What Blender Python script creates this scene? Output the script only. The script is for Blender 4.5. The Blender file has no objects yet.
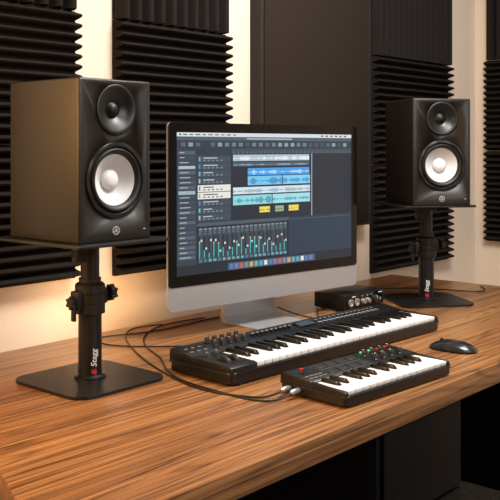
import bpy, bmesh, math, random
from mathutils import Matrix, Vector, Euler
random.seed(7)
SC = bpy.context.scene
COL = SC.collection
SC.view_settings.view_transform = 'Standard'

# ------------------------------------------------------------------ materials
def lin(c):
    return tuple(((v/12.92) if v <= 0.04045 else ((v+0.055)/1.055)**2.4) for v in c)
def rgb(r, g, b):
    return lin((r/255, g/255, b/255))
def mat(name, col, rough=0.5, metal=0.0, noise=0.0, nscale=40, bump=0.0, bscale=300, emit=None, estr=0, spec=0.5, sheen=0):
    m = bpy.data.materials.new(name); m.use_nodes = True
    nt = m.node_tree; b = nt.nodes['Principled BSDF']
    b.inputs['Base Color'].default_value = (*col, 1)
    b.inputs['Roughness'].default_value = rough
    b.inputs['Metallic'].default_value = metal
    b.inputs['Specular IOR Level'].default_value = spec
    if sheen: b.inputs['Sheen Weight'].default_value = sheen
    tc = nt.nodes.new('ShaderNodeTexCoord')
    if noise > 0:
        n = nt.nodes.new('ShaderNodeTexNoise'); n.inputs['Scale'].default_value = nscale
        n.inputs['Detail'].default_value = 5
        r = nt.nodes.new('ShaderNodeValToRGB')
        r.color_ramp.elements[0].position = 0.3; r.color_ramp.elements[1].position = 0.7
        r.color_ramp.elements[0].color = (*[c*(1-noise) for c in col], 1)
        r.color_ramp.elements[1].color = (*[min(1, c*(1+noise)) for c in col], 1)
        nt.links.new(tc.outputs['Object'], n.inputs['Vector'])
        nt.links.new(n.outputs['Fac'], r.inputs['Fac'])
        nt.links.new(r.outputs['Color'], b.inputs['Base Color'])
    if bump > 0:
        n2 = nt.nodes.new('ShaderNodeTexNoise'); n2.inputs['Scale'].default_value = bscale
        n2.inputs['Detail'].default_value = 4
        bp = nt.nodes.new('ShaderNodeBump'); bp.inputs['Strength'].default_value = bump
        bp.inputs['Distance'].default_value = 0.002
        nt.links.new(tc.outputs['Object'], n2.inputs['Vector'])
        nt.links.new(n2.outputs['Fac'], bp.inputs['Height'])
        nt.links.new(bp.outputs['Normal'], b.inputs['Normal'])
    if emit:
        b.inputs['Emission Color'].default_value = (*emit, 1)
        b.inputs['Emission Strength'].default_value = estr
    return m

def wood_mat():
    m = bpy.data.materials.new('walnut_wood'); m.use_nodes = True
    nt = m.node_tree; N = nt.nodes; L = nt.links; b = N['Principled BSDF']
    def math_(op, a, bb=None, c=None):
        n = N.new('ShaderNodeMath'); n.operation = op
        for i, v in enumerate((a, bb, c)):
            if v is None: continue
            if isinstance(v, (int, float)): n.inputs[i].default_value = v
            else: L.new(v, n.inputs[i])
        return n.outputs[0]
    tc = N.new('ShaderNodeTexCoord')
    def noise(scale3, s, det, dist=0):
        mp = N.new('ShaderNodeMapping'); mp.inputs['Scale'].default_value = scale3
        L.new(tc.outputs['Object'], mp.inputs['Vector'])
        n = N.new('ShaderNodeTexNoise'); n.inputs['Scale'].default_value = s; n.inputs['Detail'].default_value = det
        n.inputs['Distortion'].default_value = dist
        L.new(mp.outputs['Vector'], n.inputs['Vector']); return n.outputs['Fac']
    big = noise((0.40, 4.2, 4.2), 1.3, 2, .25)
    rings = math_('SINE', math_('MULTIPLY', big, 170))
    rings2 = math_('POWER', math_('MULTIPLY_ADD', rings, .5, .5), 5.0)
    med = noise((0.6, 46.0, 46.0), 1.5, 3)
    fine = noise((2.0, 210.0, 210.0), 1.5, 2)
    pores = math_('GREATER_THAN', noise((4.0, 230.0, 230.0), 1.0, 1), .61)
    v = math_('MULTIPLY', big, .30)
    v = math_('MULTIPLY_ADD', med, .55, v)
    v = math_('MULTIPLY_ADD', fine, .50, v)
    v = math_('MULTIPLY_ADD', rings2, -.13, v)
    v = math_('MULTIPLY_ADD', pores, -.15, v)
    r = N.new('ShaderNodeValToRGB')
    e = r.color_ramp.elements
    e[0].position = 0.34; e[0].color = (*rgb(60, 37, 20), 1)
    e[1].position = 0.84; e[1].color = (*rgb(172, 124, 76), 1)
    x = e.new(0.50); x.color = (*rgb(104, 69, 40), 1)
    x = e.new(0.66); x.color = (*rgb(136, 93, 56), 1)
    L.new(v, r.inputs['Fac'])
    L.new(r.outputs['Color'], b.inputs['Base Color'])
    b.inputs['Roughness'].default_value = 0.34
    bp = N.new('ShaderNodeBump'); bp.inputs['Strength'].default_value = 0.05; bp.inputs['Distance'].default_value = 0.001
    L.new(fine, bp.inputs['Height']); L.new(bp.outputs['Normal'], b.inputs['Normal'])
    return m

def screen_mat():
    m = bpy.data.materials.new('lit_display'); m.use_nodes = True
    nt = m.node_tree; b = nt.nodes['Principled BSDF']
    at = nt.nodes.new('ShaderNodeAttribute'); at.attribute_name = 'col'
    b.inputs['Base Color'].default_value = (0.01, 0.01, 0.01, 1)
    b.inputs['Roughness'].default_value = 0.25
    nt.links.new(at.outputs['Color'], b.inputs['Emission Color'])
    b.inputs['Emission Strength'].default_value = 1.1
    return m

M_WALL = mat('beige_paint', rgb(222, 205, 187), 0.85, noise=0.03, nscale=3, bump=0.1)
M_CEIL = mat('ceiling_paint', rgb(180, 172, 162), 0.9, noise=0.02)
M_FLOOR = mat('brown_grey_carpet', rgb(104, 92, 82), 0.95, noise=0.5, nscale=90, bump=0.8, bscale=200)
M_WOOD = wood_mat()
M_FOAM = mat('charcoal_foam', rgb(36, 33, 32), 1.0, noise=0.2, nscale=200, bump=0.8, bscale=400, spec=.03)
M_FABRIC = mat('dark_fabric', rgb(44, 37, 33), 0.95, noise=0.12, nscale=400, bump=0.5, bscale=900, spec=.08)
M_FRAME = mat('panel_edge', rgb(28, 23, 21), 0.8, noise=0.1)
M_CAB = mat('black_vinyl', rgb(24, 21, 19), 0.38, noise=0.12, nscale=150, bump=0.35, bscale=500, spec=.5)
M_STEEL = mat('black_powder_steel', rgb(14, 14, 15), 0.40, noise=0.08, nscale=200, bump=0.15, bscale=700)
M_RUBBER = mat('black_rubber', rgb(13, 13, 14), 0.5, noise=0.05)
M_FLANGE = mat('satin_black_metal', rgb(17, 17, 18), 0.38, noise=0.05, spec=.5)
M_CONE = mat('white_cone', rgb(205, 206, 208), 0.65, noise=0.02, nscale=60, spec=.3)
M_CAP = mat('white_dust_cap', rgb(222, 223, 225), 0.5, noise=0.02, nscale=60, spec=.3)
M_DOME = mat('dark_dome', rgb(12, 12, 13), 0.45, noise=0.05, spec=.4)
M_WHITE = mat('white_print', rgb(232, 232, 230), 0.5, noise=0.01)
M_RED = mat('red_print', rgb(195, 28, 33), 0.5, noise=0.02)
M_ALU = mat('silver_aluminium', rgb(184, 187, 192), 0.34, 0.55, noise=0.02)
M_GLASS = mat('black_bezel_glass', rgb(7, 7, 8), 0.15, noise=0.01)
M_SCREEN = screen_mat()
M_PLAST = mat('black_plastic', rgb(18, 18, 20), 0.36, noise=0.06, nscale=90, bump=0.1, bscale=600)
M_PLAST2 = mat('dark_grey_plastic', rgb(40, 40, 43), 0.32, noise=0.06, nscale=90)
M_KEYW = mat('ivory_white_key', rgb(232, 231, 228), 0.28, noise=0.01)
M_KEYB = mat('black_key', rgb(11, 11, 12), 0.3, noise=0.03)
M_PAD = mat('rubber_pad', rgb(34, 34, 37), 0.5, noise=0.05)
M_BTN = mat('grey_button', rgb(100, 100, 104), 0.5, noise=0.04)
M_LEDG = mat('green_led', rgb(60, 220, 110), 0.4, noise=0.01, emit=rgb(70, 230, 120), estr=.9)
M_LEDW = mat('pale_led', rgb(210, 225, 215), 0.4, noise=0.01, emit=rgb(210, 230, 220), estr=.5)
M_LEDR = mat('red_marking', rgb(190, 40, 42), 0.4, noise=0.01, emit=rgb(220, 45, 45), estr=0.4)
M_LCD = mat('grey_lcd', rgb(50, 66, 78), 0.2, noise=0.02, emit=rgb(60, 84, 100), estr=0.12)
M_SILV = mat('brushed_silver', rgb(185, 185, 187), 0.32, 0.7, noise=0.04)
M_LAM = mat('black_laminate', rgb(9, 8, 8), 0.65, noise=0.08, spec=.2)
M_MOUSE = mat('glossy_dark_shell', rgb(32, 31, 33), 0.22, noise=0.03)

# ------------------------------------------------------------------ mesh builder
class MB:
    def __init__(s):
        s.bm = bmesh.new(); s.mats = []
    def mi(s, m):
        if m not in s.mats: s.mats.append(m)
        return s.mats.index(m)
    def box(s, x0, y0, z0, x1, y1, z1, m, bevel=0, M=None, seg=2):
        vs = [s.bm.verts.new(p) for p in [(x0,y0,z0),(x1,y0,z0),(x1,y1,z0),(x0,y1,z0),(x0,y0,z1),(x1,y0,z1),(x1,y1,z1),(x0,y1,z1)]]
        fs = [s.bm.faces.new([vs[i] for i in f]) for f in [(0,3,2,1),(4,5,6,7),(0,1,5,4),(1,2,6,5),(2,3,7,6),(3,0,4,7)]]
        k = s.mi(m)
        for f in fs: f.material_index = k
        if M:
            for v in vs: v.co = M @ v.co
        if bevel:
            es = list({e for f in fs for e in f.edges})
            r = bmesh.ops.bevel(s.bm, geom=es, offset=bevel, segments=seg, profile=0.5, affect='EDGES')
            for f in r['faces']: f.material_index = k
    def prism(s, pts, h0, h1, m, M=None, bevel=0):
        a = [s.bm.verts.new((p[0], p[1], h0)) for p in pts]
        b = [s.bm.verts.new((p[0], p[1], h1)) for p in pts]
        if M:
            for v in a+b: v.co = M @ v.co
        k = s.mi(m); n = len(pts); fs = []
        fs.append(s.bm.faces.new(a[::-1])); fs.append(s.bm.faces.new(b))
        for i in range(n):
            fs.append(s.bm.faces.new((a[i], a[(i+1)%n], b[(i+1)%n], b[i])))
        for f in fs: f.material_index = k
        if bevel:
            es = list(set(fs[0].edges) | set(fs[1].edges))
            r = bmesh.ops.bevel(s.bm, geom=es, offset=bevel, segments=2, profile=0.5, affect='EDGES')
            for f in r['faces']: f.material_index = k
    def lathe(s, prof, M, m, seg=32, cap0=False, cap1=False, lobes=None):
        k = s.mi(m); rings = []
        for (r, h) in prof:
            if r < 1e-6:
                v = s.bm.verts.new(M @ Vector((0,0,h))); rings.append([v])
            else:
                rings.append([s.bm.verts.new(M @ Vector((r*math.cos(2*math.pi*i/seg), r*math.sin(2*math.pi*i/seg), h + (lobes(2*math.pi*i/seg, r) if lobes else 0)))) for i in range(seg)])
        for A, B in zip(rings[:-1], rings[1:]):
            for i in range(seg):
                j = (i+1) % seg
                if len(A) == 1 and len(B) == 1: continue
                if len(A) == 1: f = s.bm.faces.new((A[0], B[j], B[i]))
                elif len(B) == 1: f = s.bm.faces.new((A[i], A[j], B[0]))
                else: f = s.bm.faces.new((A[i], A[j], B[j], B[i]))
                f.material_index = k; f.smooth = True
        if cap0 and len(rings[0]) > 1:
            f = s.bm.faces.new(rings[0][::-1]); f.material_index = k
        if cap1 and len(rings[-1]) > 1:
            f = s.bm.faces.new(rings[-1]); f.material_index = k
    def cyl(s, r, h0, h1, M, m, seg=24):
        s.lathe([(r, h0), (r, h1)], M, m, seg, True, True)
    def mesh(s, name):
        bmesh.ops.recalc_face_normals(s.bm, faces=s.bm.faces)
        me = bpy.data.meshes.new(name); s.bm.to_mesh(me); s.bm.free()
        for m in s.mats: me.materials.append(m)
        try: me.set_sharp_from_angle(angle=math.radians(38))
        except Exception: pass
        return me
    def obj(s, name, parent=None, loc=(0,0,0), label=None):
        o = bpy.data.objects.new(name, s.mesh(name)); COL.objects.link(o)
        o.location = loc
        if parent: o.parent = parent
        if label: o['label'] = label
        return o

def T(x, y, z): return Matrix.Translation((x, y, z))
def R(a, ax): return Matrix.Rotation(math.radians(a), 4, ax)
I4 = Matrix.Identity(4)
FRONT = R(90, 'X')          # local +z -> world -y
def root(name, loc, rotz, label, category, group=None):
    e = bpy.data.objects.new(name, None); COL.objects.link(e)
    e.empty_display_size = 0.05; e.location = loc; e.rotation_euler = (0, 0, math.radians(rotz))
    e['label'] = label; e['category'] = category
    if group: e['group'] = group
    return e
def copy_tree(o, parent=None):
    c = o.copy(); COL.objects.link(c)
    if parent: c.parent = parent
    for ch in list(o.children): copy_tree(ch, c)
    return c
def put(me, name, parent, loc, rotz=0, rotx=0):
    o = bpy.data.objects.new(name, me); COL.objects.link(o); o.parent = parent; o.location = loc
    o.rotation_euler = (math.radians(rotx), 0, math.radians(rotz)); return o
def rrect(w, d, r, n=6, cx=0, cy=0):
    pts = []
    for (sx, sy, a0) in [(1,1,0),(-1,1,90),(-1,-1,180),(1,-1,270)]:
        for i in range(n+1):
            a = math.radians(a0 + 90*i/n)
            pts.append((cx+sx*(w/2-r)+r*math.cos(a), cy+sy*(d/2-r)+r*math.sin(a)))
    return pts
def text_verts(body, size):
    cu = bpy.data.curves.new('txt', 'FONT'); cu.body = body; cu.size = size
    cu.align_x = 'CENTER'; cu.align_y = 'CENTER'; cu.offset = size*.006; cu.shear = .25
    o = bpy.data.objects.new('txt', cu); COL.objects.link(o)
    dg = bpy.context.evaluated_depsgraph_get()
    me = bpy.data.meshes.new_from_object(o.evaluated_get(dg))
    bpy.data.objects.remove(o); bpy.data.curves.remove(cu)
    return me

def struct(name, x0, y0, z0, x1, y1, z1, m):
    b = MB(); b.box(x0, y0, z0, x1, y1, z1, m); o = b.obj(name); o['kind'] = 'structure'
    o['label'] = {'wall': 'beige painted wall of the room', 'floo': 'dark brownish carpeted floor', 'ceil': 'pale painted room ceiling'}[name[:4]]
    return o

# ------------------------------------------------------------------ room
XL, XR, YF, YB, ZC, FZ = -1.6, 3.67, -2.2, 1.86, 2.6, .07
struct('floor', XL-.1, YF-.1, FZ-.1, XR+.1, YB+.1, FZ, M_FLOOR)
struct('ceiling', XL-.1, YF-.1, ZC, XR+.1, YB+.1, ZC+.1, M_CEIL)
struct('wall_back', XL-.1, YB, FZ, XR+.1, YB+.1, ZC, M_WALL)
struct('wall_right', XR, YF, FZ, XR+.1, YB, ZC, M_WALL)
struct('wall_left', XL-.1, YF, FZ, XL, YB, ZC, M_WALL)
struct('wall_front', XL, YF-.1, FZ, XR, YF, ZC, M_WALL)

# ------------------------------------------------------------------ foam panels
def foam(w, h, vertical, loc, rotz=0, n=None):
    b = MB(); base = .014; top = .044
    length = w if vertical else h
    n = n or max(4, round(length/(.042 if vertical else .0265))); p = length/n
    prof = [(0, 0), (0, base)]
    for i in range(n):
        prof += [(i*p+.08*p, base), (i*p+.32*p, top-.006), (i*p+.40*p, top-.0015), (i*p+.50*p, top), (i*p+.60*p, top-.0015), (i*p+.68*p, top-.006), (i*p+.92*p, base)]
    prof += [(length, base), (length, 0)]
    if vertical:
        M = Matrix(((1,0,0,0),(0,-1,0,0),(0,0,1,0),(0,0,0,1)))
        b.prism(prof, 0, h, M_FOAM, M)
    else:
        M = Matrix(((0,0,1,0),(0,-1,0,0),(1,0,0,0),(0,0,0,1)))
        b.prism(prof, 0, w, M_FOAM, M)
    o = b.obj('acoustic_foam_panel', None, loc)
    o.rotation_euler = (0, 0, math.radians(rotz))
    o['label'] = 'charcoal wedge acoustic foam tile on beige wall, ' + ('upright ridges' if vertical else 'level ridges')
    o['category'] = 'acoustic panel'; o['group'] = 'acoustic foam tiles on the walls'
    return o
YW = YB
g = .003
for (x0, w, z0, tiles, hh) in [(.957, .474, .895, 'HHVH', .345), (1.565, .440, .885, 'HHVH', .347), (2.815, .580, .76, 'HHVH', .41)]:
    z = z0
    for c in tiles:
        foam(w, hh-g, c == 'V', (x0, YW, z)); z += hh
for i, c in enumerate('HHVH'):
    foam(.6, .396, c == 'V', (XR, YW-.06, .82+.40*i), rotz=-90)
r_ = root('fabric_acoustic_panel', (2.4425, YW, .95), 0, 'flat dark brown fabric acoustic panel on the beige wall', 'acoustic panel')
b = MB(); b.prism(rrect(.621, 1.2, .006, 3), 0, .045, M_FRAME, T(0, 0, .6) @ FRONT); b.obj('panel_frame', r_)
b = MB(); b.box(-.296, -.05, .014, .296, -.0455, 1.186, M_FABRIC, bevel=.002); b.obj('fabric_face', r_)

# ------------------------------------------------------------------ desk
ZD = .75
desk = root('desk', (0, 0, FZ), 0, 'long walnut-brown wooden studio desk with black under-frame', 'desk')
def D(b, name, parent=desk, label=None):
    return b.obj(name, parent, (0, 0, -FZ if parent is desk else 0), label)
b = MB()
b.prism([(.640, .885), (2.90, .885), (2.90, 1.815), (1.03, 1.815)], ZD-.045, ZD, M_WOOD, bevel=.003)
D(b, 'tabletop', label='walnut wood-grain tabletop')
b = MB(); b.box(1.44, .935, FZ+.04, 1.77, 1.70, ZD-.046, M_LAM, bevel=.003); ped = D(b, 'pedestal', label='black drawer pedestal')
for i in range(3):
    b = MB(); b.box(1.452, .925, FZ+.055+.188*i, 1.758, .9345, FZ+.055+.188*i+.180, M_LAM, bevel=.002); b.obj('drawer', ped)
b = MB(); b.box(.93, .95, FZ, .98, 1.50, ZD-.046, M_LAM, bevel=.003); D(b, 'leg')
b = MB(); b.box(2.82, .95, FZ, 2.87, 1.78, ZD-.046, M_LAM, bevel=.003); D(b, 'leg')
b = MB(); b.box(1.05, 1.785, FZ+.05, 2.81, 1.805, ZD-.046, M_LAM, bevel=.002); D(b, 'underdesk_shade_panel')  # added black sheet, hides the wall and stands in for under-desk shade
for lx in (1.46, 1.75):
    for ly in (.96, 1.67):
        b = MB(); b.cyl(.018, FZ, FZ+.0405, T(lx, ly, 0), M_LAM); b.obj('foot', ped)

# ------------------------------------------------------------------ speaker
SW, SD, SH = .185, .229, .322
def boolean_cut(o, cutters):
    for c in cutters:
        md = o.modifiers.new('b', 'BOOLEAN'); md.operation = 'DIFFERENCE'; md.object = c; md.solver = 'EXACT'
    bpy.context.view_layer.update()
    dg = bpy.context.evaluated_depsgraph_get()
    me = bpy.data.meshes.new_from_object(o.evaluated_get(dg))
    o.modifiers.clear(); o.data = me
    for c in cutters: bpy.data.objects.remove(c)
spk = root('studio_monitor_speaker', (1.158, 1.4785, 1.048), 0, 'black studio monitor with white woofer, warm light on its side', 'speaker', 'studio monitor speakers')
F = -SD/2
b = MB(); b.box(-SW/2, -SD/2, 0, SW/2, SD/2, SH, M_CAB, bevel=.004, seg=3); cab = b.obj('cabinet', None)
ZWf, ZTw = .122, .262
K = 1.12
c1 = MB(); c1.cyl(.0583*K, -.04, .03, T(0, F, ZWf) @ FRONT, M_RUBBER, 64); c1 = c1.obj('cut')
c2 = MB(); c2.cyl(.0435, -.03, .03, T(0, F, ZTw) @ FRONT, M_RUBBER, 64); c2 = c2.obj('cut')
boolean_cut(cab, [c1, c2]); cab.parent = spk
Mw = T(0, F, ZWf) @ FRONT
def kk(p): return [(r*K, h) for r, h in p]
# scalloped mounting ring: higher at the screw lugs
def lug(a, r):
    if r > .0745 or r < .0655: return 0
    return -.0012*(.5-.5*math.cos(8*(a-math.radians(22.5))))
b = MB()
b.lathe(kk([(.067, -.0003), (.067, .0028), (.0655, .0040), (.0605, .0040), (.0590, .002), (.0575, -.002)]), Mw, M_FLANGE, 96, lobes=lug)
wf = b.obj('woofer', spk)
b = MB(); b.lathe([(0.0014, .003), (.0012, .0046), (0, .0046)], FRONT, M_PLAST2, 10); scm = b.mesh('screw')
for k in range(8):
    a = math.radians(22.5+45*k)
    put(scm, 'screw', wf, (.0632*K*math.cos(a), F, ZWf+.0632*K*math.sin(a)))
b = MB(); b.lathe(kk([(.0578, -.002), (.0565, .0022), (.0540, .0050), (.0510, .0045), (.0480, .0010), (.0455, -.004)]), Mw, M_RUBBER, 64); b.obj('woofer_surround', wf)
b = MB(); b.lathe(kk([(.0460, -.0035), (.0445, -.004), (.034, -.0125), (.0190, -.0235)]), Mw, M_CONE, 64); b.obj('woofer_cone', wf, label='white woofer cone')
b = MB(); b.lathe(kk([(.0192, -.0230), (.0185, -.0175), (.014, -.0125), (.008, -.0103), (0, -.0095)]), Mw, M_CAP, 48); b.obj('dust_cap', wf, label='white dust cap')
Mt = T(0, F, ZTw) @ FRONT
b = MB()
def lob(a, r):
    if r > .0415 or r < .018: return 0
    return -.0036*(.5+.5*math.cos(2*a))*math.sin((r-.018)/.0235*math.pi)
b.lathe([(.050, -.0003), (.050, .0026), (.0485, .0034), (.0455, .0034), (.0415, .0018), (.036, -.0004), (.030, -.0030), (.024, -.0062), (.0185, -.0100), (.0165, -.0115), (.0155, -.014)], Mt, M_FLANGE, 96, lobes=lob)
tw = b.obj('tweeter', spk)
b = MB(); b.lathe([(.0165, -.0122), (.0155, -.0108), (.0140, -.0098), (.011, -.0055), (.006, -.0026), (0, -.0018)], Mt, M_DOME, 40); b.obj('tweeter_dome', tw)
for k in range(4):
    a = math.radians(45+90*k)
    put(scm, 'screw', tw, (.0470*math.cos(a), F+.0004, ZTw+.0470*math.sin(a)))
Ml = T(0, F, .0215) @ FRONT
b = MB()
b.lathe([(.0086, 0), (.0086, .0008), (.0080, .0008), (.0080, 0)], Ml, M_WHITE, 40)
for k in range(3):
    Mk = Ml @ R(90+120*k, 'Z')
    for off in (-.0010, .0010): b.box(.0030, off-.00018, .0001, .0074, off+.00018, .0009, M_WHITE, M=Mk)
    b.box(.0028, -.0012, .0001, .0032, .0012, .0009, M_WHITE, M=Mk)
    b.box(-.0074, -.00016, .0001, .0030, .00016, .0009, M_WHITE, M=Mk)
b.obj('emblem', spk, label='white round emblem of crossed tuning forks')
b = MB()
b.box(.072, F-.0006, .020, .078, F+.001, .0210, M_WHITE); b.obj('indicator', spk)
CX2, CY2, A2 = 2.452, 1.408, -36.9

# ------------------------------------------------------------------ stand
PT = .2945
std = root('speaker_stand', (1.168, 1.458, ZD), 0, 'black steel desktop speaker stand under the warmly lit monitor', 'speaker stand', 'desktop speaker stands')
b = MB(); b.prism(rrect(.236, .236, .040, 10), .0005, .0065, M_STEEL, bevel=.0015); b.obj('base_plate', std)
b = MB()
b.lathe([(.032, .0065), (.032, .010), (.0270, .012), (.0240, .014), (.0240, .150), (.0205, .152), (.0145, .152)], I4, M_STEEL, 40, True, True)
low = b.obj('lower_post', std)
b = MB(); b.lathe([(.0192, .13), (.0192, PT-.01)], I4, M_STEEL, 32, True, True); up = b.obj('upper_post', std)
b = MB()
b.lathe([(.025, .138), (.0310, .140), (.0310, .160), (.0285, .162), (.0285, .180), (.0310, .182), (.0310, .198), (.027, .202), (.0230, .204), (.0230, .212), (.0196, .212)], I4, M_RUBBER, 40, True, False)
b.box(-.042, -.012, .150, -.022, .012, .188, M_RUBBER, bevel=.003)
b.box(.022, -.012, .156, .038, .012, .190, M_RUBBER, bevel=.003)
col = b.obj('clamp_collar', std)
def knob_at(Mk, r, L):
    b = MB()
    b.lathe([(.005, -.002), (.005, .006), (r*.8, .007), (r, .010), (r, L-.003), (r*.8, L), (0, L)], Mk, M_RUBBER, 24)
    for k in range(6):
        a = math.radians(60*k); b.lathe([(.0035, .007), (.0035, L-.001), (0, L)], Mk @ T(r*.96*math.cos(a), r*.96*math.sin(a), 0), M_RUBBER, 10)
    b.obj('clamp_knob', col)
knob_at(T(.036, -.004, .176) @ R(90, 'Y'), .0145, .024)
knob_at(T(-.040, -.004, .166) @ R(-90, 'Y'), .0110, .016)
b = MB()
b.box(-.049, -.010, .128, -.042, .001, .160, M_RUBBER, bevel=.002)
b.obj('clamp_lever', col)
b = MB()
b.box(-.034, -.034, PT-.021, .034, .034, PT-.009, M_STEEL, bevel=.002)
b.lathe([(.023, PT-.048), (.0255, PT-.044), (.0255, PT-.018)], I4, M_STEEL, 32, True, True)
b.prism(rrect(.236, .274, .010, 4), PT-.006, PT, M_STEEL, bevel=.0012)
b.box(-.07, -.06, PT-.010, .07, .06, PT-.005, M_STEEL)
tp = b.obj('top_plate', std, (-.006, .012, 0))
fa = math.atan2(-.95, -.31)
def wrap(bt, zc, name, m, label):
    bmesh.ops.subdivide_edges(bt, edges=[e for e in bt.edges if e.calc_length() > .004], cuts=2)
    for v in bt.verts:
        ang = fa - v.co.y/.0247
        v.co = Vector((.0244*math.cos(ang), .0244*math.sin(ang), zc + v.co.x))
    me2 = bpy.data.meshes.new(name); bt.to_mesh(me2); bt.free(); me2.materials.append(m)
    o = bpy.data.objects.new(name, me2); COL.objects.link(o); o.parent = low; o['label'] = label
bt = bmesh.new(); bt.from_mesh(text_verts('Stagg', .0175))
wrap(bt, .050, 'brand_lettering', M_WHITE, 'white vertical brand lettering')
bt = bmesh.new()
pts = [(-.007, -.003), (-.003, -.006), (.003, -.005), (.007, .000), (.002, -.002), (.005, .005), (.000, .000), (-.003, .006), (-.004, .001)]
bt.faces.new([bt.verts.new((p[0], p[1], 0)) for p in pts])
bmesh.ops.triangulate(bt, faces=bt.faces)
wrap(bt, .0225, 'brand_emblem', M_RED, 'red flame-shaped brand emblem')
RISE = .012
std2 = copy_tree(std)
std2.location = (CX2+.012, CY2+.008, ZD); std2.rotation_euler = (0, 0, math.radians(A2))
for ch in std2.children:
    if ch.name.startswith(('upper_post', 'top_plate')): ch.location.z += RISE
std2['label'] = 'black steel desktop speaker stand beside the audio interface'
spk.location.z = ZD+PT
spk2 = copy_tree(spk)
spk2.location = (CX2, CY2, ZD+PT+RISE); spk2.rotation_euler = (0, 0, math.radians(A2))
spk2['label'] = 'black studio monitor with white woofer, turned inward near audio interface'

# ------------------------------------------------------------------ computer
PW, PH, PZ = .695, .4725, .0717
im = root('desktop_computer', (1.8675, 1.556, ZD), -7.45, 'silver all-in-one desktop computer showing music editing software', 'computer')
b = MB()
def ring(w, h, r, y, n=5):
    return [(p[0], y, PZ+PH/2+p[1]) for p in rrect(w, h, r, n)]
rings = [ring(PW, PH, .012, -.004), ring(PW, PH, .012, .003), ring(PW-.03, PH-.03, .02, .010), ring(PW*.75, PH*.75, .05, .024), ring(PW*.4, PH*.45, .05, .034)]
rv = [[b.bm.verts.new(p) for p in rr] for rr in rings]
k = b.mi(M_ALU)
for A, B in zip(rv[:-1], rv[1:]):
    n = len(A)
    for i in range(n):
        f = b.bm.faces.new((A[i], A[(i+1)%n], B[(i+1)%n], B[i])); f.material_index = k; f.smooth = True
b.bm.faces.new(rv[0]).material_index = k; b.bm.faces.new(rv[-1]).material_index = k
b.obj('display_housing', im, label='silver aluminium housing and chin')
CH = .060
b = MB()
b.prism(rrect(PW-.001, PH-CH, .010, 5), 0, .0015, M_GLASS, T(0, -.0041, PZ+CH+(PH-CH)/2) @ FRONT)
b.obj('bezel', im, label='black glass bezel')
sw, sh = .644, .360
sx0 = -sw/2; sz1 = PZ+PH-.025
bm = bmesh.new(); cl = bm.loops.layers.float_color.new('col')
def q(x0, y0, x1, y1, c, lv=1):
    y = -.0060 - lv*.00006
    vs = [bm.verts.new((sx0+sw*a, y, sz1-sh*bb)) for a, bb in ((x0,y1),(x1,y1),(x1,y0),(x0,y0))]
    f = bm.faces.new(vs); c = rgb(*c)
    for l in f.loops: l[cl] = (*c, 1)
q(0, 0, 1, 1, (30, 42, 54), 0)
q(0, 0, 1, .028, (205, 212, 218))
q(.012, .008, .02, .02, (30, 30, 30), 2)
x = .03
for k in range(9):
    w = random.uniform(.015, .03); q(x, .011, x+w, .018, (60, 65, 70), 2); x += w+.012
for k in range(6): q(.80+.03*k, .009, .815+.03*k, .020, (70, 75, 80), 2)
q(0, .028, 1, .055, (70, 86, 100)); q(.36, .036, .62, .046, (160, 175, 185), 2)
q(0, .055, 1, .115, (42, 55, 67))
for k in range(26):
    if random.random() < .8: q(.02+.037*k, .07, .02+.037*k+.022, .098, random.choice([(80, 96, 110), (100, 118, 132), (62, 78, 92), (130, 150, 160)]), 2)
q(0, .115, .098, .93, (48, 60, 72))
for k in range(22):
    yy = .13+.035*k
    q(.008, yy, .09, yy+.024, random.choice([(62, 76, 88), (76, 90, 104), (56, 68, 80)]), 2)
    q(.014, yy+.008, .014+random.uniform(.02, .06), yy+.014, (165, 176, 184), 3)
q(.008, .235, .09, .255, (170, 180, 188), 3); q(.008, .41, .09, .435, (150, 170, 180), 3)
q(.10, .115, .275, .64, (42, 53, 64))
for k in range(9):
    yy = .165+.052*k
    sel = k in (4, 5)
    q(.103, yy, .272, yy+.047, (58, 71, 83) if not sel else (222, 221, 212), 2)
    q(.108, yy+.008, .116, yy+.038, [(90, 170, 200), (70, 130, 200), (90, 190, 170), (150, 180, 190), (120, 120, 120)][k % 5], 3)
    q(.13, yy+.012, .13+random.uniform(.04, .08), yy+.019, (180, 190, 198) if not sel else (60, 60, 60), 3)
    for j in range(5): q(.13+.022*j, yy+.028, .142+.022*j, yy+.038, (110, 126, 138), 3)
q(.278, .115, 1, .64, (27, 38, 50))
q(.278, .115, 1, .15, (58, 73, 87), 2)
for k in range(30): q(.29+.024*k, .135, .291+.024*k, .15, (160, 175, 188), 3)
for k in range(61):
    q(.278+.012*k, .15, .2786+.012*k, .64, (44, 59, 74), 2)
for k in range(19): q(.278, .165+.026*k, 1, .1662+.026*k, (44, 59, 74), 2)
def clip(x0, y0, x1, y1, c, wc, am=.36, bursts=False):
    q(x0, y0, x1, y1, c, 4)
    n = int((x1-x0)/.004); mid = (y0+y1)/2+.004
    a = .5
    for i in range(n):
        a = min(1, max(.12, a+random.uniform(-.35, .35)))
        e = a*(.25+.75*abs(math.sin(i*.22))) if bursts else a
        hh = (y1-y0)*am*e
        q(x0+i*.004, mid-hh, x0+i*.004+.0025, mid+hh, wc, 5)
clip(.285, .158, .725, .205, (168, 186, 198), (235, 242, 246), .3)
clip(.285, .212, .725, .245, (66, 82, 98), (150, 170, 184), .2)
clip(.365, .258, .725, .312, (60, 150, 222), (196, 228, 248), .4, True)
clip(.365, .318, .56, .385, (110, 190, 230), (30, 96, 158), .42, True)
clip(.565, .318, .73, .385, (120, 200, 238), (40, 110, 170), .3)
clip(.285, .398, .73, .448, (204, 218, 226), (110, 150, 170), .3)
clip(.285, .458, .50, .528, (134, 206, 216), (44, 110, 130), .4, True)
clip(.505, .458, .73, .528, (150, 214, 224), (60, 124, 142), .25)
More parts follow.
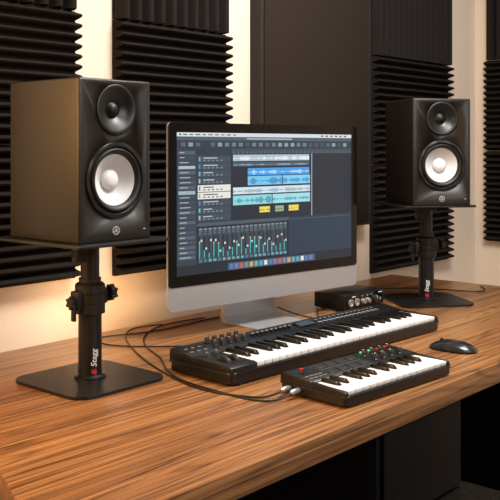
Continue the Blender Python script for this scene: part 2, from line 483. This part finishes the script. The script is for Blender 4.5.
for (a, c) in ((.43, .49), (.60, .66)): clip(a, .548, c, .592, (226, 206, 92), (150, 130, 40), .2)
clip(.52, .548, .57, .592, (150, 168, 140), (90, 110, 80), .2)
q(.74, .15, .7425, .64, (220, 225, 230), 6)
q(.10, .64, .60, .93, (22, 31, 39), 2)
q(.10, .64, .60, .665, (70, 85, 97), 3)
for k in range(20):
    x0 = .106+.0243*k
    q(x0, .675, x0+.0223, .925, (52, 64, 75) if k % 2 else (60, 73, 85), 3)
    for j in range(3): q(x0+.003, .68+.016*j, x0+.019, .69+.016*j, (126, 142, 152) if j == 0 else (84, 100, 112), 4)
    q(x0+.003, .735, x0+.008, .89, (16, 22, 26), 4)
    hgt = random.uniform(.03, .13)
    q(x0+.003, .89-hgt, x0+.008, .89, (64, 176, 180), 5)
    if hgt > .10: q(x0+.003, .89-hgt, x0+.008, .90-hgt, (210, 200, 110), 6)
    fy = random.uniform(.755, .85)
    q(x0+.0145, .735, x0+.0155, .89, (14, 17, 19), 4); q(x0+.011, fy, x0+.019, fy+.016, (205, 211, 216), 5)
    q(x0+.003, .90, x0+.019, .918, random.choice([(90, 160, 180), (80, 110, 130), (120, 150, 160)]), 4)
q(.60, .64, 1, .93, (35, 54, 73), 1)
q(.61, .655, .99, .66, (70, 90, 108), 2)
q(0, .93, 1, 1, (26, 38, 49), 1); q(.26, .945, .76, .995, (76, 93, 107), 2)
pal = [(60, 120, 190), (90, 170, 150), (190, 90, 80), (215, 215, 215), (200, 160, 90), (120, 110, 180), (70, 160, 190), (120, 130, 140)]
for k in range(18): q(.268+.027*k, .953, .286+.027*k, .987, pal[(k*5) % 8], 3)
me = bpy.data.meshes.new('screen'); bm.normal_update(); bm.to_mesh(me); bm.free(); me.materials.append(M_SCREEN)
o = bpy.data.objects.new('screen', me); COL.objects.link(o); o.parent = im; o['label'] = 'lit screen with dark blue audio tracks and mixer'
b = MB()
outer = [(-.095, .0005), (-.095, .0035), (-.090, .0045), (.060, .0045), (.078, .008), (.086, .018), (.084, .032), (.052, .17), (.028, .215), (.034, .222), (.064, .18), (.098, .036), (.103, .018), (.096, .004), (.080, .0005)]
Ms = Matrix(((0,0,1,0),(1,0,0,0),(0,1,0,0),(0,0,0,1)))
b.prism(outer, -.093, .093, M_ALU, Ms)
b.obj('computer_stand', im, label='curved silver aluminium stand')
b = MB()
b.lathe([(.0016, -.0001), (.0016, .0003), (0, .0003)], T(0, -.0058, PZ+PH-.0125) @ FRONT, M_DOME, 12)
b.obj('webcam', im)

# ------------------------------------------------------------------ keys helpers
def key_meshes(wp, wl, bl, wh, bw, bh):
    b = MB(); b.box(.0008, 0, 0, wp-.0008, wl, wh, M_KEYW, bevel=.0011); w = b.mesh('white_key')
    b = MB()
    pts = [(-bw/2, 0, 0), (bw/2, 0, 0), (bw/2, bl, 0), (-bw/2, bl, 0), (-bw*.38, .008, bh), (bw*.38, .008, bh), (bw*.38, bl-.001, bh), (-bw*.38, bl-.001, bh)]
    vs = [b.bm.verts.new(p) for p in pts]; fs = [b.bm.faces.new([vs[i] for i in f]) for f in [(0,3,2,1),(4,5,6,7),(0,1,5,4),(1,2,6,5),(2,3,7,6),(3,0,4,7)]]
    b.mi(M_KEYB)
    bmesh.ops.bevel(b.bm, geom=list(b.bm.edges), offset=.0009, segments=2, profile=.5, affect='EDGES')
    return w, b.mesh('black_key')
def lay_keys(parent, n, x0, y0, z0, wp, wl, bl, wh, bw, bh):
    w, k = key_meshes(wp, wl, bl, wh, bw, bh)
    for i in range(n):
        put(w, 'white_key', parent, (x0+i*wp, y0, z0))
        if i < n-1 and i % 7 in (0, 1, 3, 4, 5):
            off = {0: -.1, 1: .1, 3: -.13, 4: 0, 5: .13}[i % 7]*bw
            put(k, 'black_key', parent, (x0+(i+1)*wp+off, y0+wl-bl, z0+wh-.001))
def knob_mesh(r, h, m, mp):
    b = MB(); b.lathe([(r*1.2, 0), (r*1.2, h*.12), (r, h*.18), (r*.88, h*.92), (r*.76, h), (0, h)], I4, m, 24)
    b.box(-r*.13, r*.05, h, r*.13, r*.78, h+.0004, mp); return b.mesh('knob')

# ------------------------------------------------------------------ large keyboard
L1, D1 = .775, .192
kb = root('midi_keyboard', (1.316, 1.196, ZD), -2.6, 'long black keyboard controller with forty-nine keys before the computer', 'midi keyboard')
b = MB()
b.prism(rrect(L1, D1, .014, 5, L1/2, D1/2), .004, .027, M_PLAST, bevel=.003)
Mx = Matrix(((0,0,1,0),(1,0,0,0),(0,1,0,0),(0,0,0,1)))
b.prism([(.118, .024), (.120, .040), (.126, .043), (.184, .051), (.191, .047), (.192, .020)], .002, L1-.002, M_PLAST, Mx, bevel=.001)
b.prism([(.001, .020), (.004, .036), (.010, .040), (.121, .042), (.121, .020)], .002, .078, M_PLAST, Mx, bevel=.001)
b.prism([(.001, .020), (.004, .034), (.010, .038), (.121, .041), (.121, .020)], L1-.014, L1-.002, M_PLAST, Mx, bevel=.001)
for fx in (.04, L1-.04):
    for fy in (.03, .165): b.cyl(.008, .0003, .005, T(fx, fy, 0), M_RUBBER, 16)
b.obj('body', kb)
lay_keys(kb, 29, .080, .006, .0275, (L1-.095)/29, .111, .070, .0105, .0115, .0095)
slope = math.degrees(math.atan2(.008, .058))
def dz(y): return .043+(y-.126)*.008/.058
km = knob_mesh(.0060, .013, M_PLAST2, M_WHITE)
for i in range(10):
    yy = .174 if i < 5 else .148
    put(km, 'knob', kb, (.096+.023*(i % 5), yy, dz(yy)), rotz=random.uniform(-50, 50))
b = MB(); b.box(-.0012, -.018, 0, .0012, .018, .0006, M_KEYB); b.box(-.0042, -.003, .0005, .0042, .003, .007, M_PLAST2, bevel=.001); b.box(-.004, -.0004, .007, .004, .0004, .0074, M_WHITE); fm = b.mesh('fader')
for i in range(9):
    put(fm, 'fader', kb, (.222+.016*i, .155, dz(.155)), 0, slope)
b = MB(); b.box(.0, -.016, 0, .062, .016, .0025, M_GLASS, bevel=.0006); b.box(.005, -.011, .0025, .057, .011, .003, M_LCD); o = b.obj('display', kb, (.380, .156, dz(.156)-.0005)); o.rotation_euler = (math.radians(slope), 0, 0)
b = MB(); b.box(-.0048, -.0026, 0, .0048, .0026, .0018, M_BTN, bevel=.0006); bmn = b.mesh('button')
for i in range(14):
    for j in range(2):
        put(bmn, 'button', kb, (.465+.018*i, .147+.020*j, dz(.147+.020*j)), 0, slope)
b = MB(); b.box(-.006, -.0005, 0, .006, .0005, .0003, M_WHITE); pm_ = b.mesh('printed_marking')
for i in range(14): put(pm_, 'printed_marking', kb, (.465+.018*i, .154, dz(.154)), 0, slope)
b = MB(); b.lathe([(.0, -.006), (.019, -.006), (.021, -.004), (.021, .004), (.019, .006), (0, .006)], R(90, 'Y'), M_PLAST2, 36); wm = b.mesh('wheel')
put(wm, 'wheel', kb, (.028, .050, .030)); put(wm, 'wheel', kb, (.053, .050, .030))
for xa in (.0175, .0425):
    b = MB(); b.box(xa, .022, .038, xa+.021, .078, .0412, M_KEYB, bevel=.001); b.obj('wheel_recess', kb)
km2 = knob_mesh(.0062, .010, M_PLAST2, M_WHITE)
put(km2, 'knob', kb, (.028, .100, .0405)); put(km2, 'knob', kb, (.056, .100, .0405))
for i in range(3): put(bmn, 'button', kb, (.020+.020*i, .160, dz(.160)), 0, slope); put(bmn, 'button', kb, (.020+.020*i, .140, dz(.140)), 0, slope)

# ------------------------------------------------------------------ mini keyboard
L2, D2 = .350, .168
mk = root('midi_keyboard', (1.345, .938, ZD), -4.0, 'small black keyboard controller with drum pads near desk edge', 'midi keyboard')
b = MB()
b.prism(rrect(L2, D2, .010, 5, L2/2, D2/2), .004, .022, M_PLAST, bevel=.002)
b.prism([(.085, .020), (.086, .032), (.090, .035), (.161, .040), (.167, .037), (.168, .018)], .001, L2-.001, M_PLAST, Mx, bevel=.001)
b.prism([(.001, .016), (.003, .028), (.006, .030), (.088, .034), (.088, .016)], .001, .009, M_PLAST, Mx, bevel=.0008)
b.prism([(.001, .016), (.003, .028), (.006, .030), (.088, .034), (.088, .016)], L2-.009, L2-.001, M_PLAST, Mx, bevel=.0008)
for fx in (.03, L2-.03):
    for fy in (.02, .15): b.cyl(.007, .0003, .005, T(fx, fy, 0), M_RUBBER, 16)
b.obj('body', mk)
lay_keys(mk, 15, .010, .005, .0225, (L2-.020)/15, .080, .046, .0085, .0105, .008)
def dz2(y): return .035+(y-.090)*.005/.071
sl2 = math.degrees(math.atan2(.005, .071))
b = MB(); b.box(-.0150, -.0135, 0, .0150, .0135, .0007, M_BTN); b.box(-.0135, -.0120, .0004, .0135, .0120, .0034, M_PAD, bevel=.0010); pm = b.mesh('drum_pad')
b = MB(); b.box(-.004, -.0006, 0, .004, .0006, .0010, M_LEDR); lm = b.mesh('pad_marking')
for i in range(4):
    for j in range(2):
        yy = .106+.032*j
        put(pm, 'drum_pad', mk, (.085+.033*i, yy, dz2(yy)), 0, sl2)
        put(lm, 'pad_marking', mk, (.085+.033*i, yy+.0150, dz2(yy+.0150)+.0001), 0, sl2)
km3 = knob_mesh(.0058, .013, M_PLAST2, M_WHITE)
for i in range(4):
    for j in range(2):
        yy = .106+.030*j
        put(km3, 'knob', mk, (.227+.028*i, yy, dz2(yy)), rotz=random.uniform(-60, 60))
b = MB(); b.lathe([(.0105, 0), (.0105, .001), (.009, .0015), (.0080, .0015), (.0080, 0)], I4, M_PLAST2, 28)
b.lathe([(.0030, .000), (.0025, .004), (.0042, .0055), (.0042, .0065), (0, .007)], I4, M_RED, 24); o = b.obj('joystick', mk, (.032, .140, dz2(.140)), label='small red-capped thumb joystick')
b = MB(); b.box(-.005, -.003, 0, .005, .003, .0018, M_BTN, bevel=.0006); bm2 = b.mesh('button')
for i in range(4):
    for j in range(2): put(bm2, 'button', mk, (.014+.0135*i, .098+.012*j, dz2(.098+.012*j)))
b = MB(); b.lathe([(.0030, 0), (.0030, .0018), (0, .0022)], I4, M_LEDG, 16); lg2 = b.mesh('indicator_light')
for xx in (.241, .269): put(lg2, 'indicator_light', mk, (xx, .156, dz2(.156)))['label'] = 'green lit indicator'
b = MB(); b.lathe([(.0030, 0), (.0030, .0018), (0, .0022)], I4, M_LEDR, 16); lg3 = b.mesh('indicator_light')
for xx in (.297, .325): put(lg3, 'indicator_light', mk, (xx, .156, dz2(.156)))['label'] = 'red lit indicator'

# ------------------------------------------------------------------ audio interface
ai = root('audio_interface', (2.140, 1.500, ZD), -2, 'small black desktop audio interface with knobs beside the computer', 'audio interface')
AW, AD, AH = .200, .115, .048
b = MB(); b.box(0, 0, .003, AW, AD, AH, M_PLAST, bevel=.004, seg=3)
for fx in (.02, AW-.02):
    for fy in (.02, AD-.02): b.cyl(.007, .0003, .0035, T(fx, fy, 0), M_RUBBER, 14)
b.obj('body', ai)
b = MB(); b.box(.006, -.003, .007, AW-.006, .0005, AH-.004, M_GLASS, bevel=.001); fp = b.obj('front_panel', ai)
b = MB(); b.lathe([(.0115, 0), (.0115, .003), (.010, .004), (.0085, .004), (.0085, .001), (.003, .001), (0, .001)], FRONT, M_SILV, 28); jm = b.mesh('input_socket')
put(jm, 'input_socket', fp, (.026, -.003, .023)); put(jm, 'input_socket', fp, (.056, -.003, .023))
b = MB(); b.lathe([(.008, 0), (.0075, .010), (.0065, .012), (0, .012)], FRONT, M_SILV, 24); b.box(-.0006, -.0127, .001, .0006, -.0119, .007, M_KEYB); kn = b.mesh('knob')
for x in (.084, .108): put(kn, 'knob', fp, (x, -.003, .023))
b = MB(); b.lathe([(.012, 0), (.0115, .012), (.010, .014), (0, .014)], FRONT, M_PLAST2, 28); b.box(-.0006, -.0147, .001, .0006, -.0139, .010, M_WHITE); kn = b.mesh('knob')
put(kn, 'knob', fp, (.142, -.003, .024))
b = MB(); b.lathe([(.005, 0), (.005, .002), (.003, .002), (0, .001)], FRONT, M_SILV, 18); hm = b.mesh('headphone_socket'); put(hm, 'headphone_socket', fp, (.175, -.003, .020))
b = MB(); b.lathe([(.0012, 0), (.0012, .0008), (0, .0010)], FRONT, M_LEDW, 12); lg = b.mesh('indicator_light')
for x in (.084, .108, .128): put(lg, 'indicator_light', fp, (x, -.003, .038))
b = MB(); b.box(-.009, -.0006, -.0012, .009, .0002, .0012, M_WHITE); pt = b.mesh('printed_marking')
for x in (.041, .175): put(pt, 'printed_marking', fp, (x, -.003, .040))

# ------------------------------------------------------------------ mouse
ms = root('computer_mouse', (1.908, 1.024, ZD), 2, 'low dark glossy wireless mouse on the wooden desk', 'computer mouse')
b = MB(); n1, n2 = 28, 12
def mouse_pt(a, t):
    ca, sa = math.cos(a), math.sin(a)
    ex = .033*abs(ca)**.85*(1 if ca > 0 else -1); ey = .060*abs(sa)**.9*(1 if sa > 0 else -1)
    return ex*t, ey*t
rings = []
for j in range(n2+1):
    t = 1-j/n2
    if j == n2:
        rings.append([b.bm.verts.new((0, 0, .024))]); break
    rr = []
    for i in range(n1):
        x, y = mouse_pt(2*math.pi*i/n1, t)
        z = .006 + .018*(1-t**2.6)**.75
        z -= .004*(y/.060)**2*(1-t*.5)
        rr.append(b.bm.verts.new((x, y, max(z, .005))))
    rings.append(rr)
bt_ = [b.bm.verts.new((mouse_pt(2*math.pi*i/n1, .94)[0], mouse_pt(2*math.pi*i/n1, .94)[1], .0006)) for i in range(n1)]
rings.insert(0, bt_); k = b.mi(M_MOUSE)
for A, B in zip(rings[:-1], rings[1:]):
    for i in range(n1):
        j = (i+1) % n1
        f = b.bm.faces.new((A[i], A[j], B[0])) if len(B) == 1 else b.bm.faces.new((A[i], A[j], B[j], B[i]))
        f.smooth = True
b.bm.faces.new(bt_[::-1])
b.obj('mouse_shell', ms)
b = MB(); b.lathe([(0, -.0025), (.006, -.0025), (.007, -.0015), (.007, .0015), (.006, .0025), (0, .0025)], T(0, .028, .0185) @ R(90, 'Y'), M_RUBBER, 24)
b.lathe([(.0071, -.0005), (.0074, 0), (.0071, .0005)], T(0, .028, .0185) @ R(90, 'Y'), M_RED, 24); b.obj('scroll_wheel', ms)

# ------------------------------------------------------------------ cables
def cable(pts, label, r=.0018, m=None):
    cu = bpy.data.curves.new('cable', 'CURVE'); cu.dimensions = '3D'
    cu.bevel_depth = r; cu.bevel_resolution = 3; cu.use_fill_caps = True
    sp = cu.splines.new('NURBS'); sp.points.add(len(pts)-1)
    for p, c in zip(sp.points, pts):
        z = c[2] if len(c) > 2 else ZD+r+.0004
        p.co = (c[0], c[1], z, 1)
    sp.use_endpoint_u = True; sp.order_u = 4; sp.resolution_u = 10
    t = bpy.data.objects.new('t', cu); COL.objects.link(t)
    me = bpy.data.meshes.new_from_object(t.evaluated_get(bpy.context.evaluated_depsgraph_get()))
    bpy.data.objects.remove(t)
    me.materials.clear(); me.materials.append(m or M_RUBBER)
    for p in me.polygons: p.use_smooth = True
    o = bpy.data.objects.new('cable', me); COL.objects.link(o)
    o['label'] = label; o['category'] = 'cable'; o['group'] = 'black cables on the desk'
cable([(1.66, 1.76), (1.60, 1.79), (1.545, 1.78), (1.47, 1.70), (1.41, 1.60), (1.355, 1.50), (1.305, 1.385), (1.265, 1.27), (1.262, 1.19), (1.285, 1.12), (1.305, 1.09), (1.325, 1.078, ZD+.012), (1.331, 1.079, ZD+.013)], 'black cable curving past the speaker stand to the small keyboard')
cable([(1.80, 1.74), (1.71, 1.765), (1.60, 1.75), (1.49, 1.66), (1.43, 1.57), (1.395, 1.48), (1.340, 1.42), (1.285, 1.33), (1.272, 1.20), (1.27, 1.10), (1.295, 1.06), (1.325, 1.053, ZD+.012), (1.330, 1.054, ZD+.013)], 'black cable looping from behind the computer to small keyboard')
cable([(1.85, 1.72), (1.74, 1.72), (1.62, 1.70), (1.50, 1.74), (1.44, 1.77), (1.39, 1.72), (1.41, 1.63), (1.49, 1.55), (1.57, 1.47), (1.62, 1.41), (1.65, 1.376, ZD+.012)], 'black cable running from the computer to the large keyboard')
cable([(2.10, 1.57, ZD+.01), (2.05, 1.53), (2.00, 1.49), (1.965, 1.45), (1.94, 1.40), (1.92, 1.364, ZD+.012)], 'black cable between the audio interface and large keyboard')
cable([(1.99, 1.63, ZD+.02), (1.995, 1.56), (2.00, 1.47), (2.03, 1.415), (2.08, 1.41), (2.115, 1.45), (2.125, 1.53), (2.128, 1.58, ZD+.01), (2.137, 1.60, ZD+.02)], 'thin black cable from computer to the audio interface')
cable([(2.30, 1.625, ZD+.015), (2.31, 1.67), (2.40, 1.70), (2.55, 1.68), (2.66, 1.58), (2.70, 1.46), (2.72, 1.36), (2.78, 1.36), (2.84, 1.42)], 'thin black cable behind the speaker stand')
for dy in (.140, .115):
    a = math.radians(-4); px = mk.location.x - .0215*math.cos(a) - dy*math.sin(a); py = mk.location.y - .0215*math.sin(a) + dy*math.cos(a)
    pr = root('cable_plug', (px, py, ZD+.014), -4.0, 'silver jack plug in the side of the small keyboard', 'plug', 'jack plugs on the small keyboard')
    b = MB(); b.lathe([(.003, -.006), (.0055, 0), (.0055, .016), (.004, .018), (.004, .021)], R(90, 'Y'), M_SILV, 20, True, True); b.obj('plug_barrel', pr)

# ------------------------------------------------------------------ lights
def area(name, loc, target, size, power, col, sy=None):
    l = bpy.data.lights.new(name, 'AREA'); l.energy = power; l.color = col; l.size = size
    if sy: l.shape = 'RECTANGLE'; l.size_y = sy
    o = bpy.data.objects.new(name, l); COL.objects.link(o); o.location = loc
    d = Vector(target)-Vector(loc); o.rotation_euler = d.to_track_quat('-Z', 'Y').to_euler(); return o
area('ceiling_softbox', (1.8, .70, 2.5), (1.9, 1.10, .8), .8, 52, (1, .96, .90), .5)
area('room_fill', (1.3, -1.3, 2.2), (1.8, 1.3, 1.0), 1.2, 31, (1, .98, .95))
area('wall_wash', (2.5, .95, 2.5), (2.4, 1.86, 1.3), 1.0, 7, (1, .95, .88), .2)
area('warm_side_lamp', (.15, 1.50, 1.50), (1.1, 1.48, 1.20), .45, 18, (1, .54, .17))
area('warm_wall_glow', (1.50, 1.70, .80), (1.50, 1.86, .92), .28, .65, (1, .62, .32), .06)
w = bpy.data.worlds.new('world'); SC.world = w; w.use_nodes = True
w.node_tree.nodes['Background'].inputs['Color'].default_value = (1, .93, .85, 1); w.node_tree.nodes['Background'].inputs['Strength'].default_value = .3

# ------------------------------------------------------------------ camera
cam = bpy.data.cameras.new('camera'); co = bpy.data.objects.new('camera', cam); COL.objects.link(co)
co.location = (0, 0, 1.23); co.rotation_euler = (math.radians(90), 0, math.radians(41.1-90))
cam.sensor_width = 36; cam.lens = 64.0; cam.shift_y = -.204; cam.clip_start = .01
SC.camera = co
